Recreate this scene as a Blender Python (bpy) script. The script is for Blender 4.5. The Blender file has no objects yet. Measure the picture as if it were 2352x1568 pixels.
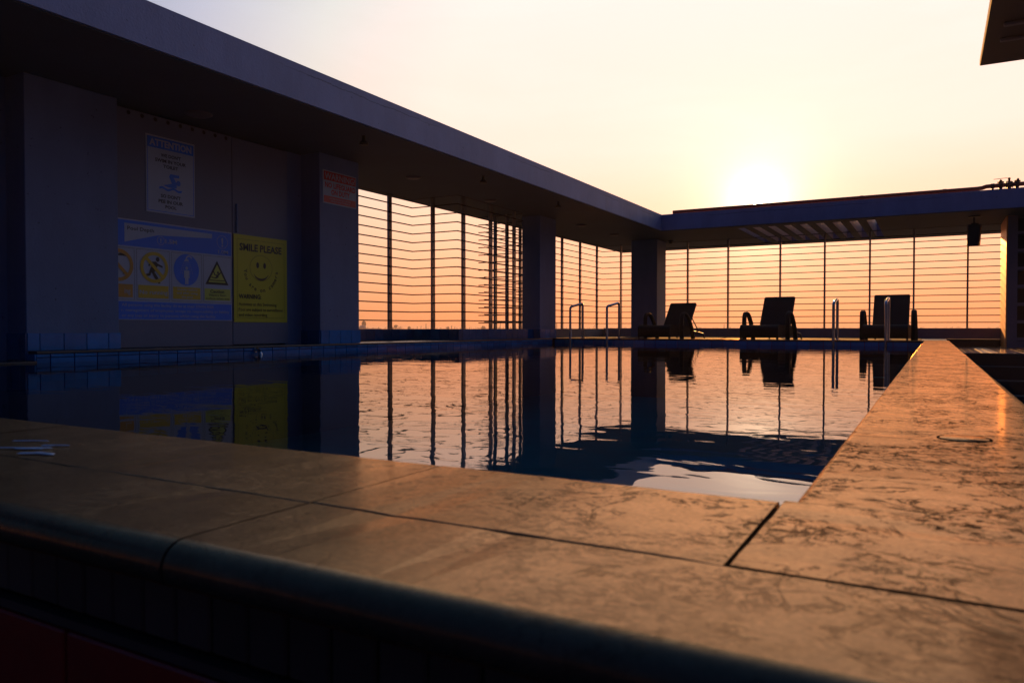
import bpy, math, random
from mathutils import Vector, Matrix
random.seed(7)
S = bpy.context.scene
COL = S.collection
R = math.radians

# ------------------------------------------------------------------ camera
PSI = math.atan(969/1726); PITCH = math.atan(30.5/1726)
cam_d = bpy.data.cameras.new('camera'); cam = bpy.data.objects.new('camera', cam_d); COL.objects.link(cam)
cam.location = (0, 0, .19)
cam.rotation_euler = (math.pi/2-PITCH, 0, PSI)
cam_d.lens = 36*1726/2352; cam_d.sensor_width = 36
cam_d.clip_start = .02; cam_d.clip_end = 20000
cam_d.dof.use_dof = True; cam_d.dof.focus_distance = 11; cam_d.dof.aperture_fstop = 9
S.camera = cam

# ------------------------------------------------------------------ sky and sun
SUN_EL, SUN_AZ = 9.02, -11.27            # degrees; azimuth from +Y towards +X
sd = Vector((math.sin(R(SUN_AZ))*math.cos(R(SUN_EL)), math.cos(R(SUN_AZ))*math.cos(R(SUN_EL)), math.sin(R(SUN_EL))))
W = bpy.data.worlds.new('World'); S.world = W; W.use_nodes = True
nt = W.node_tree; nt.nodes.clear()
def N(t, ty, **kw):
    n = t.nodes.new(ty)
    for k, v in kw.items():
        if k.startswith('i_'):
            n.inputs[int(k[2:])].default_value = v
        else: setattr(n, k, v)
    return n
def ramp(t, pts, src=None, interp='LINEAR'):
    n = t.nodes.new('ShaderNodeValToRGB'); n.color_ramp.interpolation = interp
    e = n.color_ramp.elements
    while len(e) < len(pts): e.new(.5)
    for i, (p, c) in enumerate(pts):
        e[i].position = p
        e[i].color = (c, c, c, 1) if isinstance(c, (int, float)) else (*c, 1)
    if src is not None: t.links.new(src, n.inputs[0])
    return n
def math_(t, op, a, b=None, clamp=False):
    n = t.nodes.new('ShaderNodeMath'); n.operation = op; n.use_clamp = clamp
    for i, v in enumerate((a, b)):
        if v is None: continue
        if isinstance(v, (int, float)): n.inputs[i].default_value = v
        else: t.links.new(v, n.inputs[i])
    return n.outputs[0]
def mixc(t, fac, a, b, mode='MIX'):
    n = t.nodes.new('ShaderNodeMix'); n.data_type = 'RGBA'; n.blend_type = mode
    for i, v in ((0, fac), (6, a), (7, b)):
        if isinstance(v, (int, float)): n.inputs[i].default_value = v
        elif isinstance(v, tuple): n.inputs[i].default_value = (*v, 1)
        else: t.links.new(v, n.inputs[i])
    return n.outputs[2]
L = nt.links
tc = N(nt, 'ShaderNodeTexCoord')
dot = N(nt, 'ShaderNodeVectorMath', operation='DOT_PRODUCT'); dot.inputs[1].default_value = sd
L.new(tc.outputs['Generated'], dot.inputs[0])
theta = math_(nt, 'ARCCOSINE', math_(nt, 'MINIMUM', dot.outputs['Value'], .999999))   # angle from the sun
th = math_(nt, 'MULTIPLY', theta, 1/math.pi)                                          # 0..1 over 180 deg
sep = N(nt, 'ShaderNodeSeparateXYZ'); L.new(tc.outputs['Generated'], sep.inputs[0])
el = math_(nt, 'MULTIPLY', math_(nt, 'ARCSINE', math_(nt, 'MAXIMUM', sep.outputs[2], 0.0)), 2/math.pi)
warm = ramp(nt, [(0, (1.14, .335, .10)), (1.2/90, (1.24, .40, .14)), (3/90, (1.36, .505, .215)), (5.5/90, (1.40, .625, .325)),
                 (8.5/90, (1.38, .76, .48)), (13/90, (1.28, .89, .71)), (24/90, (1.14, .95, .85)), (45/90, (1.0, .94, .90)), (1, (.8, .85, 1))], el)
T = ramp(nt, [(0, (1, 1, 1)), (24/180, (1, 1, 1)), (33/180, (.74, .87, .91)), (41/180, (.49, .60, .79)), (52/180, (.14, .26, .47)), (68/180, (.032, .10, .24)),
              (90/180, (.011, .052, .155)), (125/180, (.004, .022, .09)), (1, (.003, .018, .08))], th)
base = mixc(nt, 1.0, warm.outputs[0], T.outputs[0], 'MULTIPLY')
base = mixc(nt, 1.0, base, (.003, .005, .020), 'ADD')
cl_m = N(nt, 'ShaderNodeMapping'); cl_m.inputs['Scale'].default_value = (1, 1, 4.5); L.new(tc.outputs['Generated'], cl_m.inputs[0])
cl = N(nt, 'ShaderNodeTexNoise'); cl.inputs['Scale'].default_value = 3.0; cl.inputs['Detail'].default_value = 7; cl.inputs['Roughness'].default_value = .6; cl.inputs['Distortion'].default_value = .6; L.new(cl_m.outputs[0], cl.inputs['Vector'])
base = mixc(nt, 1.0, base, ramp(nt, [(.38, (.985, .985, .985)), (.62, (1.01, 1.015, 1.03))], cl.outputs[0]).outputs[0], 'MULTIPLY')   # faint high cloud
# the aureole and the disc of the low sun
g1 = math_(nt, 'EXPONENT', math_(nt, 'MULTIPLY', theta, -1/R(5.5)))
g2 = math_(nt, 'EXPONENT', math_(nt, 'MULTIPLY', theta, -1/R(1.25)))
g3 = math_(nt, 'LESS_THAN', theta, R(.3))
glow = mixc(nt, 1.0, (.34, .24, .13), g1, 'MULTIPLY')
hot = mixc(nt, 1.0, (3.4, 2.7, 1.8), g2, 'MULTIPLY')
disc = mixc(nt, 1.0, (40, 28, 14), g3, 'MULTIPLY')
a1 = mixc(nt, 1.0, base, glow, 'ADD'); a2 = mixc(nt, 1.0, a1, hot, 'ADD'); a3 = mixc(nt, 1.0, a2, disc, 'ADD')
sky = N(nt, 'ShaderNodeTexSky', sky_type='NISHITA', sun_disc=False, sun_elevation=R(SUN_EL), sun_rotation=R(SUN_AZ))
sky.air_density = 1.2; sky.dust_density = 1.5; sky.ozone_density = 3
bg1 = N(nt, 'ShaderNodeBackground'); bg1.inputs[1].default_value = .0
bg2 = N(nt, 'ShaderNodeBackground'); bg2.inputs[1].default_value = 1.0
L.new(sky.outputs[0], bg1.inputs[0]); L.new(a3, bg2.inputs[0])
add = N(nt, 'ShaderNodeAddShader'); out = N(nt, 'ShaderNodeOutputWorld')
L.new(bg1.outputs[0], add.inputs[0]); L.new(bg2.outputs[0], add.inputs[1]); L.new(add.outputs[0], out.inputs[0])
bg1.inputs[1].default_value = .0015

sun_d = bpy.data.lights.new('sun', 'SUN'); sun_d.energy = 5.0; sun_d.angle = R(.53); sun_d.color = (1, .42, .10)
sun = bpy.data.objects.new('sun', sun_d); COL.objects.link(sun)
sun.rotation_euler = sd.to_track_quat('Z', 'Y').to_euler()
sun.location = (0, 0, 30)
vs = S.view_settings
vs.view_transform = 'Standard'; vs.look = 'None'; vs.gamma = 1; vs.exposure = 0; vs.use_curve_mapping = False

# ------------------------------------------------------------------ mesh helpers
class MB:
    def __init__(s): s.v = []; s.f = []; s.sm = []; s.mi = []
    def add(s, vs_, fs, smooth=False, mi=0):
        o = len(s.v); s.v += [tuple(v) for v in vs_]
        for f in fs: s.f.append([i+o for i in f]); s.sm.append(smooth); s.mi.append(mi)
        return s
    def box(s, x0, x1, y0, y1, z0, z1, M=None, mi=0):
        vs_ = [Vector((x, y, z)) for z in (z0, z1) for y in (y0, y1) for x in (x0, x1)]
        if M is not None: vs_ = [M @ v for v in vs_]
        return s.add(vs_, [(0, 2, 3, 1), (4, 5, 7, 6), (0, 1, 5, 4), (2, 6, 7, 3), (0, 4, 6, 2), (1, 3, 7, 5)], mi=mi)
    def cbox(s, x0, x1, y0, y1, z0, z1, c=.01, M=None):     # box with chamfered edges
        cx, cy, cz = (x0+x1)/2, (y0+y1)/2, (z0+z1)/2; hx, hy, hz = (x1-x0)/2, (y1-y0)/2, (z1-z0)/2
        vs_ = []; idx = {}
        for sx in (-1, 1):
            for sy in (-1, 1):
                for sz in (-1, 1):
                    for ax in range(3):
                        p = [sx*(hx-c), sy*(hy-c), sz*(hz-c)]; p[ax] = (sx*hx, sy*hy, sz*hz)[ax]
                        idx[(sx, sy, sz, ax)] = len(vs_); v = Vector((cx+p[0], cy+p[1], cz+p[2]))
                        vs_.append(M @ v if M is not None else v)
        fs = []
        for sg in (-1, 1):
            for ax in range(3):
                q = [(-1, -1), (1, -1), (1, 1), (-1, 1)]; f = []
                for a, b in q:
                    t = [0, 0, 0]; t[ax] = sg; t[(ax+1) % 3] = a; t[(ax+2) % 3] = b; f.append(idx[(*t, ax)])
                fs.append(f if sg > 0 else f[::-1])
        for ax in range(3):                                   # edges along ax
            b_, c_ = (ax+1) % 3, (ax+2) % 3
            for sb in (-1, 1):
                for sc in (-1, 1):
                    def I(sa, face):
                        t = [0, 0, 0]; t[ax] = sa; t[b_] = sb; t[c_] = sc; return idx[(*t, face)]
                    f = [I(-1, b_), I(1, b_), I(1, c_), I(-1, c_)]
                    fs.append(f if sb*sc < 0 else f[::-1])
        for sx in (-1, 1):
            for sy in (-1, 1):
                for sz in (-1, 1):
                    f = [idx[(sx, sy, sz, a)] for a in range(3)]
                    fs.append(f if sx*sy*sz > 0 else f[::-1])
        return s.add(vs_, fs)
    def tube(s, pts, r, n=10, cap=True, smooth=True, sx=1.0):
        pts = [Vector(p) for p in pts]; rs = r if isinstance(r, (list, tuple)) else [r]*len(pts)
        vs_ = []; prev = None
        for i, p in enumerate(pts):
            d = (pts[min(i+1, len(pts)-1)]-pts[max(i-1, 0)]).normalized()
            if prev is None:
                u = d.cross(Vector((0, 0, 1)))
                if u.length < 1e-3: u = d.cross(Vector((0, 1, 0)))
                u.normalize()
            else: u = (prev-d*prev.dot(d)).normalized()
            prev = u; w = d.cross(u)
            for j in range(n):
                a = 2*math.pi*j/n; vs_.append(p+(u*math.cos(a)*sx+w*math.sin(a))*rs[i])
        fs = [(i*n+j, i*n+(j+1) % n, (i+1)*n+(j+1) % n, (i+1)*n+j) for i in range(len(pts)-1) for j in range(n)]
        s.add(vs_, fs, smooth)
        if cap:
            s.add(vs_[:n], [tuple(range(n))[::-1]]); s.add(vs_[-n:], [tuple(range(n))])
        return s
    def lathe(s, prof, c=(0, 0, 0), n=20, smooth=True):      # prof: (r, z)
        vs_ = [(c[0]+r*math.cos(2*math.pi*j/n), c[1]+r*math.sin(2*math.pi*j/n), c[2]+z) for r, z in prof for j in range(n)]
        fs = [(i*n+j, i*n+(j+1) % n, (i+1)*n+(j+1) % n, (i+1)*n+j) for i in range(len(prof)-1) for j in range(n)]
        return s.add(vs_, fs, smooth)
    def strip(s, prof, a, b, fn, jit=.0005):             # closed profile swept straight from a to b; fn(t,p)->xyz
        n = len(prof); ns = max(1, min(60, int(abs(b-a)/.035))) if jit else 1
        rj = random.Random(int(a*977)+int(prof[0][0]*331)); top = max(q[1] for q in prof); lo_, hi_ = min(q[0] for q in prof), max(q[0] for q in prof)
        vs_ = []
        for i in range(ns+1):
            t = a+(b-a)*i/ns; e1, e2 = rj.uniform(-1, 1), rj.uniform(-1, 1)
            chip = rj.random() < .10
            for q in prof:
                w_ = 0 if not jit else jit*(e1 if q[0] < (lo_+hi_)/2 else e2)*(1 if min(q[0]-lo_, hi_-q[0]) < .026 else 0)
                vs_.append(fn(t, (q[0]+w_, q[1]+w_*.4-(jit*2.2 if chip and q[1] > top-.002 and min(q[0]-lo_, hi_-q[0]) < .003 else 0))))
        o = len(s.v); s.v += [tuple(v) for v in vs_]
        for i in range(ns):
            for j in range(n):
                q_ = prof[(j+1) % n]; a_ = o+i*n
                s.f.append([a_+j, a_+(j+1) % n, a_+n+(j+1) % n, a_+n+j]); s.sm.append(math.hypot(q_[0]-prof[j][0], q_[1]-prof[j][1]) < .013); s.mi.append(0)
        c0 = s.v[o:o+n]; c1 = s.v[o+ns*n:o+ns*n+n]
        s.add(c0, [tuple(range(n))[::-1]]); s.add(c1, [tuple(range(n))])
        return s
    def mesh(s, name, mats):
        m = bpy.data.meshes.new(name); m.from_pydata(s.v, [], s.f)
        m.polygons.foreach_set('use_smooth', s.sm); m.polygons.foreach_set('material_index', s.mi)
        for a in (mats if isinstance(mats, (list, tuple)) else [mats]): m.materials.append(a)
        m.validate(); m.update()
        return m

def base_of(p):
    v = Vector((0, 0, 0))
    while p is not None: v += p.location; p = p.parent
    return v
def part(name, mb, mat, parent=None, label=None, kind=None, local=False, fixn=True):
    """one mesh object; vertices given in world space unless local"""
    if parent is not None and not local:
        o_ = base_of(parent); mb.v = [(v[0]-o_.x, v[1]-o_.y, v[2]-o_.z) for v in mb.v]
    me = mb.mesh(name, mat)
    if fixn:
        import bmesh
        b = bmesh.new(); b.from_mesh(me); bmesh.ops.recalc_face_normals(b, faces=b.faces); b.to_mesh(me); b.free()
    o = bpy.data.objects.new(name, me); COL.objects.link(o); o.parent = parent
    if label: o['label'] = label
    if kind: o['kind'] = kind
    return o
def inst(name, me, loc, parent=None):
    o = bpy.data.objects.new(name, me); COL.objects.link(o); o.parent = parent
    o.location = Vector(loc)-(base_of(parent) if parent else Vector((0, 0, 0)))
    return o
def tag(o, label, cat, group=None):
    o['label'] = label; o['category'] = cat
    if group: o['group'] = group
    return o
def thing(name, label, cat, loc=(0, 0, 0), group=None):
    o = bpy.data.objects.new(name, None); COL.objects.link(o); o.location = loc; o.empty_display_size = .1
    return tag(o, label, cat, group)
def struct(o, label=None):
    o['kind'] = 'structure'
    if label: o['label'] = label
    return o
def sroot(name, label):
    o = bpy.data.objects.new(name, None); COL.objects.link(o); return struct(o, label)
def copy_tree(o, parent=None):
    c = o.copy(); COL.objects.link(c); c.parent = parent
    for ch in list(o.children): copy_tree(ch, c)
    return c

# ------------------------------------------------------------------ materials
def mat(name, col, rough=.5, metal=0, spec=.5, var=.12, vscale=3.0, bump=0, bscale=40, rand=0, coat=0, coat_r=.05, detail=6):
    m = bpy.data.materials.new(name); m.use_nodes = True; t = m.node_tree
    b = t.nodes['Principled BSDF']; b.inputs['Roughness'].default_value = rough; b.inputs['Metallic'].default_value = metal
    b.inputs['Specular IOR Level'].default_value = spec
    b.inputs['Coat Weight'].default_value = coat; b.inputs['Coat Roughness'].default_value = coat_r
    co = N(t, 'ShaderNodeTexCoord')
    nz = N(t, 'ShaderNodeTexNoise'); nz.inputs['Scale'].default_value = vscale; nz.inputs['Detail'].default_value = detail; nz.inputs['Roughness'].default_value = .62
    t.links.new(co.outputs['Object'], nz.inputs['Vector'])
    f = ramp(t, [(.3, 1-var), (.7, 1+var)], nz.outputs[0])
    f.color_ramp.elements[1].color = (1, 1, 1, 1)
    c = mixc(t, 1.0, tuple(x*(1) for x in col), f.outputs[0], 'MULTIPLY')
    if rand:
        oi = N(t, 'ShaderNodeObjectInfo'); f2 = ramp(t, [(0, 1-rand), (1, 1)], oi.outputs['Random'])
        c = mixc(t, 1.0, c, f2.outputs[0], 'MULTIPLY')
    t.links.new(c, b.inputs['Base Color'])
    if bump:
        n2 = N(t, 'ShaderNodeTexNoise'); n2.inputs['Scale'].default_value = bscale; n2.inputs['Detail'].default_value = 5
        t.links.new(co.outputs['Object'], n2.inputs['Vector'])
        bp = N(t, 'ShaderNodeBump'); bp.inputs['Strength'].default_value = bump; bp.inputs['Distance'].default_value = .01
        t.links.new(n2.outputs[0], bp.inputs['Height']); t.links.new(bp.outputs[0], b.inputs['Normal'])
    return m

M_wall = mat('painted_plaster', (.135, .195, .35), .6, var=.14, vscale=2.2, bump=.25, bscale=60)
M_fascia = mat('fascia_paint', (.31, .34, .56), .6, var=.18, vscale=1.3, bump=.25, bscale=50)
M_slat = mat('bounce_lit_slat_paint', (.60, .52, .52), .6, var=.25, vscale=6)  # fascia paint lightened and warmed: sun bouncing between slats put into its colour
def weather(m, streak=.25, crack=False):
    t = m.node_tree; b = t.nodes['Principled BSDF']; lk = t.links
    src = b.inputs['Base Color'].links[0].from_socket
    co = [n for n in t.nodes if n.type == 'TEX_COORD'][0]
    mp = N(t, 'ShaderNodeMapping'); mp.inputs['Scale'].default_value = (2.2, 2.2, .6); lk.new(co.outputs['Object'], mp.inputs[0])
    nz = N(t, 'ShaderNodeTexNoise'); nz.inputs['Scale'].default_value = 1.2; nz.inputs['Detail'].default_value = 7; nz.inputs['Roughness'].default_value = .7; lk.new(mp.outputs[0], nz.inputs['Vector'])
    f = ramp(t, [(.42, 1-streak), (.60, 1)], nz.outputs[0]); c = mixc(t, 1.0, src, f.outputs[0], 'MULTIPLY')
    n3 = N(t, 'ShaderNodeTexNoise'); n3.inputs['Scale'].default_value = 26; n3.inputs['Detail'].default_value = 3; lk.new(co.outputs['Object'], n3.inputs['Vector'])
    sp = ramp(t, [(.70, 1), (.735, .35)], n3.outputs[0]); c = mixc(t, .8, c, mixc(t, 1.0, c, sp.outputs[0], 'MULTIPLY'))
    if crack:
        s3 = N(t, 'ShaderNodeSeparateXYZ'); lk.new(co.outputs['Object'], s3.inputs[0])
        n4 = N(t, 'ShaderNodeTexNoise'); n4.inputs['Scale'].default_value = 2.2; n4.inputs['Detail'].default_value = 9; n4.inputs['Roughness'].default_value = .7; lk.new(co.outputs['Object'], n4.inputs['Vector'])
        d = math_(t, 'ABSOLUTE', math_(t, 'SUBTRACT', math_(t, 'SUBTRACT', s3.outputs[2], 2.565), math_(t, 'MULTIPLY', math_(t, 'SUBTRACT', n4.outputs[0], .5), .10)))
        n5 = N(t, 'ShaderNodeTexNoise'); n5.inputs['Scale'].default_value = .5; lk.new(co.outputs['Object'], n5.inputs['Vector'])
        k5 = ramp(t, [(.44, 0), (.5, 1)], n5.outputs[0])
        c = mixc(t, math_(t, 'MULTIPLY', ramp(t, [(0, .8), (.006, 0)], d).outputs[0], k5.outputs[0]), c, (.03, .02, .03))
    lk.new(c, b.inputs['Base Color'])
weather(M_fascia, .12, True); weather(M_wall, .12)
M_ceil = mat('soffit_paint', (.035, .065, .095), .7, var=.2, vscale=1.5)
M_panel = mat('cabinet_panel', (.13, .145, .22), .45, var=.08, vscale=2)
M_tile = mat('blue_pool_tile', (.008, .23, .62), .16, var=.30, vscale=9, rand=.35, bump=.12, bscale=14)
M_tile_d = mat('dark_blue_tile', (.006, .13, .36), .2, var=.3, vscale=9, rand=.35, bump=.1, bscale=14)
M_grout = mat('dark_grout', (.018, .022, .035), .8, var=.3, vscale=20)
M_pool = mat('pool_lining', (.02, .92, .90), .4, var=.25, vscale=2)
M_ledge = mat('ledge_stone', (.16, .11, .08), .22, var=.4, vscale=6, rand=.15, bump=.15, bscale=30)
M_deck = mat('deck_tile', (.022, .015, .014), .85, spec=.1, var=.3, vscale=5, rand=.15)
M_low = mat('parapet_paint', (.30, .26, .32), .6, var=.2, vscale=3)
M_plinth = mat('plinth_tile', (.03, .02, .018), .5, var=.3, vscale=8)
M_pale = mat('pale_floor_tile', (.42, .36, .32), .10, var=.15, vscale=8, rand=.15)
M_brown = mat('brown_floor_tile', (.12, .065, .045), .18, var=.2, vscale=8, rand=.25)
M_step = mat('step_tile', (.028, .016, .014), .6, var=.3, vscale=8)
M_red = mat('red_glazed_tile', (.42, .018, .008), .35, var=.35, vscale=6, rand=.2)
M_mosaic = mat('dark_mosaic_tile', (.10, .058, .05), .4, var=.4, vscale=14, rand=.5)
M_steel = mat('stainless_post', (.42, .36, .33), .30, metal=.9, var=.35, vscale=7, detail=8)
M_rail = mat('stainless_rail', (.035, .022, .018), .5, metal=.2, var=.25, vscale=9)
M_chrome = mat('polished_steel', (.46, .44, .47), .10, metal=1, var=.05)
M_wick_d = None
M_frame = mat('brown_frame', (.035, .022, .016), .45, var=.2)
M_glaze = mat('sun_orange_glazed_tile', (.95, .40, .10), .42, metal=.3, var=.2, vscale=5, spec=.8)  # low sun's orange glow on the return wall put into the base colour
M_gap = mat('dark_gap', (.015, .010, .008), 1.0, spec=0)
M_black = mat('black_plastic', (.012, .012, .012), .5, var=.2)
M_pipe = mat('red_pipe_paint', (.32, .035, .016), .5, var=.3, vscale=12)
M_valve = mat('dark_cast_iron', (.07, .016, .012), .55, var=.3, vscale=20)
M_roof = mat('canopy_sheet', (.10, .06, .07), .55, var=.2, vscale=2)
M_shelf = mat('shelf_edge_paint', (.22, .18, .22), .5, var=.15)
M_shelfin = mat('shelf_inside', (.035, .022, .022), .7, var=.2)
M_light = mat('fitting_white', (.11, .09, .10), .5, var=.1)
M_body = mat('building_render', (.30, .28, .27), .8, var=.2, vscale=.5)
M_ground = mat('dusty_ground', (.11, .09, .07), .95, var=.4, vscale=.01)
M_leaf = mat('far_foliage', (.045, .045, .03), .9, var=.4, vscale=.3)
M_trunk = mat('far_trunk', (.06, .045, .035), .9)
M_dist = mat('far_plaster', (.36, .32, .30), .8, var=.2, vscale=.4)

def coping_mat():
    m = bpy.data.materials.new('worn_sandstone'); m.use_nodes = True; t = m.node_tree; lk = t.links
    b = t.nodes['Principled BSDF']
    co = N(t, 'ShaderNodeTexCoord'); P = co.outputs['Object']
    def noise(scale, detail=6, rough=.6, dist=0, vec=None):
        n = N(t, 'ShaderNodeTexNoise'); n.inputs['Scale'].default_value = scale; n.inputs['Detail'].default_value = detail
        n.inputs['Roughness'].default_value = rough; n.inputs['Distortion'].default_value = dist
        lk.new(vec or P, n.inputs['Vector']); return n
    c = ramp(t, [(.30, (.038, .026, .020)), (.5, (.060, .041, .031)), (.68, (.085, .058, .044))], noise(5, 9, .7).outputs[0])
    fine = ramp(t, [(.35, .78), (.65, 1)], noise(120, 4, .7).outputs[0])
    col = mixc(t, 1.0, c.outputs[0], fine.outputs[0], 'MULTIPLY')
    # patchy dark stains: mould freckles gathered by broad masks, more of them to the right and on the side coping
    sx = N(t, 'ShaderNodeSeparateXYZ'); lk.new(P, sx.inputs[0])
    rt = N(t, 'ShaderNodeMapRange'); rt.inputs[1].default_value = -.9; rt.inputs[2].default_value = -.08; rt.inputs[3].default_value = .10; rt.inputs[4].default_value = 1
    lk.new(sx.outputs[0], rt.inputs[0])
    ry = N(t, 'ShaderNodeMapRange'); ry.inputs[1].default_value = .50; ry.inputs[2].default_value = .80; ry.inputs[3].default_value = .35; ry.inputs[4].default_value = 1
    lk.new(sx.outputs[1], ry.inputs[0])
    zone = math_(t, 'MULTIPLY', rt.outputs[0], ry.outputs[0])
    mask = ramp(t, [(.50, 0), (.56, 1)], noise(5.5, 4, .6, .5).outputs[0])
    mp = N(t, 'ShaderNodeMapping'); mp.inputs['Rotation'].default_value = (0, 0, R(-35)); mp.inputs['Scale'].default_value = (1, 1.35, 1); lk.new(P, mp.inputs[0])
    fr = ramp(t, [(.52, 0), (.53, 1)], noise(54, 9, .78, .9, mp.outputs[0]).outputs[0])
    frm = math_(t, 'MULTIPLY', math_(t, 'MULTIPLY', fr.outputs[0], mask.outputs[0]), zone, True)
    def ridge(scale, w, detail, dist, vec):
        n = noise(scale, detail, .6, dist, vec); d = math_(t, 'ABSOLUTE', math_(t, 'SUBTRACT', n.outputs[0], .5))
        return ramp(t, [(0, 1), (w*.5, .7), (w, 0)], d).outputs[0]
    m2 = ramp(t, [(.48, 0), (.54, 1)], noise(7, 3, .5).outputs[0]); m3 = ramp(t, [(.47, 0), (.52, 1)], noise(3.1, 2, .5, .2).outputs[0])
    crm = math_(t, 'MULTIPLY', math_(t, 'MULTIPLY', ridge(9, .019, 7, 1.2, mp.outputs[0]), m2.outputs[0]), zone, True)
    crm2 = math_(t, 'MULTIPLY', math_(t, 'MULTIPLY', ridge(5.5, .009, 6, .8, P), m3.outputs[0]), math_(t, 'ADD', zone, .15), True)
    blot = math_(t, 'MULTIPLY', ramp(t, [(.62, 0), (.635, 1)], noise(24, 6, .7, .4).outputs[0]).outputs[0], math_(t, 'ADD', zone, .05), True)
    st = math_(t, 'MAXIMUM', math_(t, 'MAXIMUM', math_(t, 'MULTIPLY', frm, .95), math_(t, 'MULTIPLY', crm, .95)), math_(t, 'MAXIMUM', math_(t, 'MULTIPLY', crm2, .95), math_(t, 'MULTIPLY', blot, .9)))
    col = mixc(t, st, col, (.016, .009, .007))
    pat = mixc(t, 1.0, ramp(t, [(.3, .68), (.66, 1)], noise(16, 9, .75).outputs[0]).outputs[0], ramp(t, [(.35, .72), (.65, 1)], noise(150, 4, .7).outputs[0]).outputs[0], 'MULTIPLY')
    keep = math_(t, 'SUBTRACT', 1.0, math_(t, 'MULTIPLY', st, .97))
    h = math_(t, 'SUBTRACT', math_(t, 'MULTIPLY', noise(28, 8, .7).outputs[0], .6), math_(t, 'MULTIPLY', st, .5))
    bp = N(t, 'ShaderNodeBump'); bp.inputs['Strength'].default_value = .30; bp.inputs['Distance'].default_value = .003
    lk.new(h, bp.inputs['Height'])
    df = N(t, 'ShaderNodeBsdfDiffuse'); lk.new(col, df.inputs[0]); lk.new(bp.outputs[0], df.inputs['Normal'])
    g1_ = N(t, 'ShaderNodeBsdfGlossy'); g1_.inputs['Roughness'].default_value = .26; lk.new(bp.outputs[0], g1_.inputs['Normal'])
    lk.new(mixc(t, 1.0, pat, (1.0, .60, .31), 'MULTIPLY'), g1_.inputs[0])
    g2_ = N(t, 'ShaderNodeBsdfGlossy'); g2_.inputs['Roughness'].default_value = .11; g2_.inputs[0].default_value = (1, .68, .40, 1)
    f1 = N(t, 'ShaderNodeFresnel'); f1.inputs['IOR'].default_value = 1.6
    m1 = N(t, 'ShaderNodeMixShader'); lk.new(math_(t, 'MULTIPLY', math_(t, 'MULTIPLY', f1.outputs[0], 1.75, True), keep), m1.inputs[0]); lk.new(df.outputs[0], m1.inputs[1]); lk.new(g1_.outputs[0], m1.inputs[2])
    f2 = N(t, 'ShaderNodeFresnel'); f2.inputs['IOR'].default_value = 1.4
    m2_ = N(t, 'ShaderNodeMixShader'); lk.new(math_(t, 'MULTIPLY', math_(t, 'MULTIPLY', f2.outputs[0], keep), .38), m2_.inputs[0]); lk.new(m1.outputs[0], m2_.inputs[1]); lk.new(g2_.outputs[0], m2_.inputs[2])
    lk.new(m2_.outputs[0], t.nodes['Material Output'].inputs[0]); t.nodes.remove(b)
    return m
M_cope = coping_mat()

def wicker_mat(name, col, lit):
    m = mat(name, col, .6, var=.25, vscale=20, spec=.25); t = m.node_tree; b = t.nodes['Principled BSDF']
    co = [n for n in t.nodes if n.type == 'TEX_COORD'][0]
    hs = []
    for ax, ph in (((1, 0, 1), 0), ((1, 0, -1), 0)):
        w = N(t, 'ShaderNodeTexWave', wave_type='BANDS', bands_direction='X')
        mp = N(t, 'ShaderNodeMapping'); mp.inputs['Rotation'].default_value = (0, R(45)*ax[2], R(20)*ax[2])
        t.links.new(co.outputs['Object'], mp.inputs[0]); t.links.new(mp.outputs[0], w.inputs['Vector']); w.inputs['Scale'].default_value = 16
        w.inputs['Distortion'].default_value = .4
        hs.append(w.outputs['Fac'])
    h = math_(t, 'MULTIPLY', hs[0], hs[1])
    bp = N(t, 'ShaderNodeBump'); bp.inputs['Strength'].default_value = .9; bp.inputs['Distance'].default_value = .006
    t.links.new(h, bp.inputs['Height']); t.links.new(bp.outputs[0], b.inputs['Normal'])
    return m
M_wick = wicker_mat('dark_wicker', (.020, .012, .009), 0)

def water_mat():
    m = bpy.data.materials.new('pool_water'); m.use_nodes = True; t = m.node_tree; t.nodes.clear(); lk = t.links
    o = N(t, 'ShaderNodeOutputMaterial')
    co = N(t, 'ShaderNodeTexCoord')
    mp = N(t, 'ShaderNodeMapping'); mp.inputs['Rotation'].default_value = (0, 0, R(-29)); mp.inputs['Scale'].default_value = (1, 1.9, 1)
    lk.new(co.outputs['Object'], mp.inputs[0])
    def noise(sc, d, ds=0):
        n = N(t, 'ShaderNodeTexNoise'); n.inputs['Scale'].default_value = sc; n.inputs['Detail'].default_value = d; n.inputs['Distortion'].default_value = ds
        n.inputs['Roughness'].default_value = .45
        lk.new(mp.outputs[0], n.inputs['Vector']); return n.outputs[0]
    h = math_(t, 'ADD', math_(t, 'MULTIPLY', noise(1.1, 1, .4), .9), math_(t, 'MULTIPLY', noise(3.8, 2, .7), .50))
    bp = N(t, 'ShaderNodeBump'); bp.inputs['Strength'].default_value = 1; bp.inputs['Distance'].default_value = WAVE
    lk.new(h, bp.inputs['Height'])
    fr = N(t, 'ShaderNodeFresnel'); fr.inputs['IOR'].default_value = 2.6; lk.new(bp.outputs[0], fr.inputs['Normal'])
    gl = N(t, 'ShaderNodeBsdfGlossy'); gl.inputs['Roughness'].default_value = 0.0; lk.new(bp.outputs[0], gl.inputs['Normal'])
    tr = N(t, 'ShaderNodeBsdfTransparent'); tr.inputs[0].default_value = (.50, .98, .98, 1)
    mx = N(t, 'ShaderNodeMixShader'); lk.new(fr.outputs[0], mx.inputs[0]); lk.new(tr.outputs[0], mx.inputs[1]); lk.new(gl.outputs[0], mx.inputs[2])
    lk.new(mx.outputs[0], o.inputs[0])
    return m
WAVE = .0019
HAZE = .0008
M_water = water_mat()

# ------------------------------------------------------------------ constants of the place
XL, XR, YN, YF = -6.4, -.13, .87, 13.0      # the pool basin
ZW = -.095                                  # water level
ZC = 2.30                                   # soffit
ZT = 2.64                                   # roof top

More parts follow.
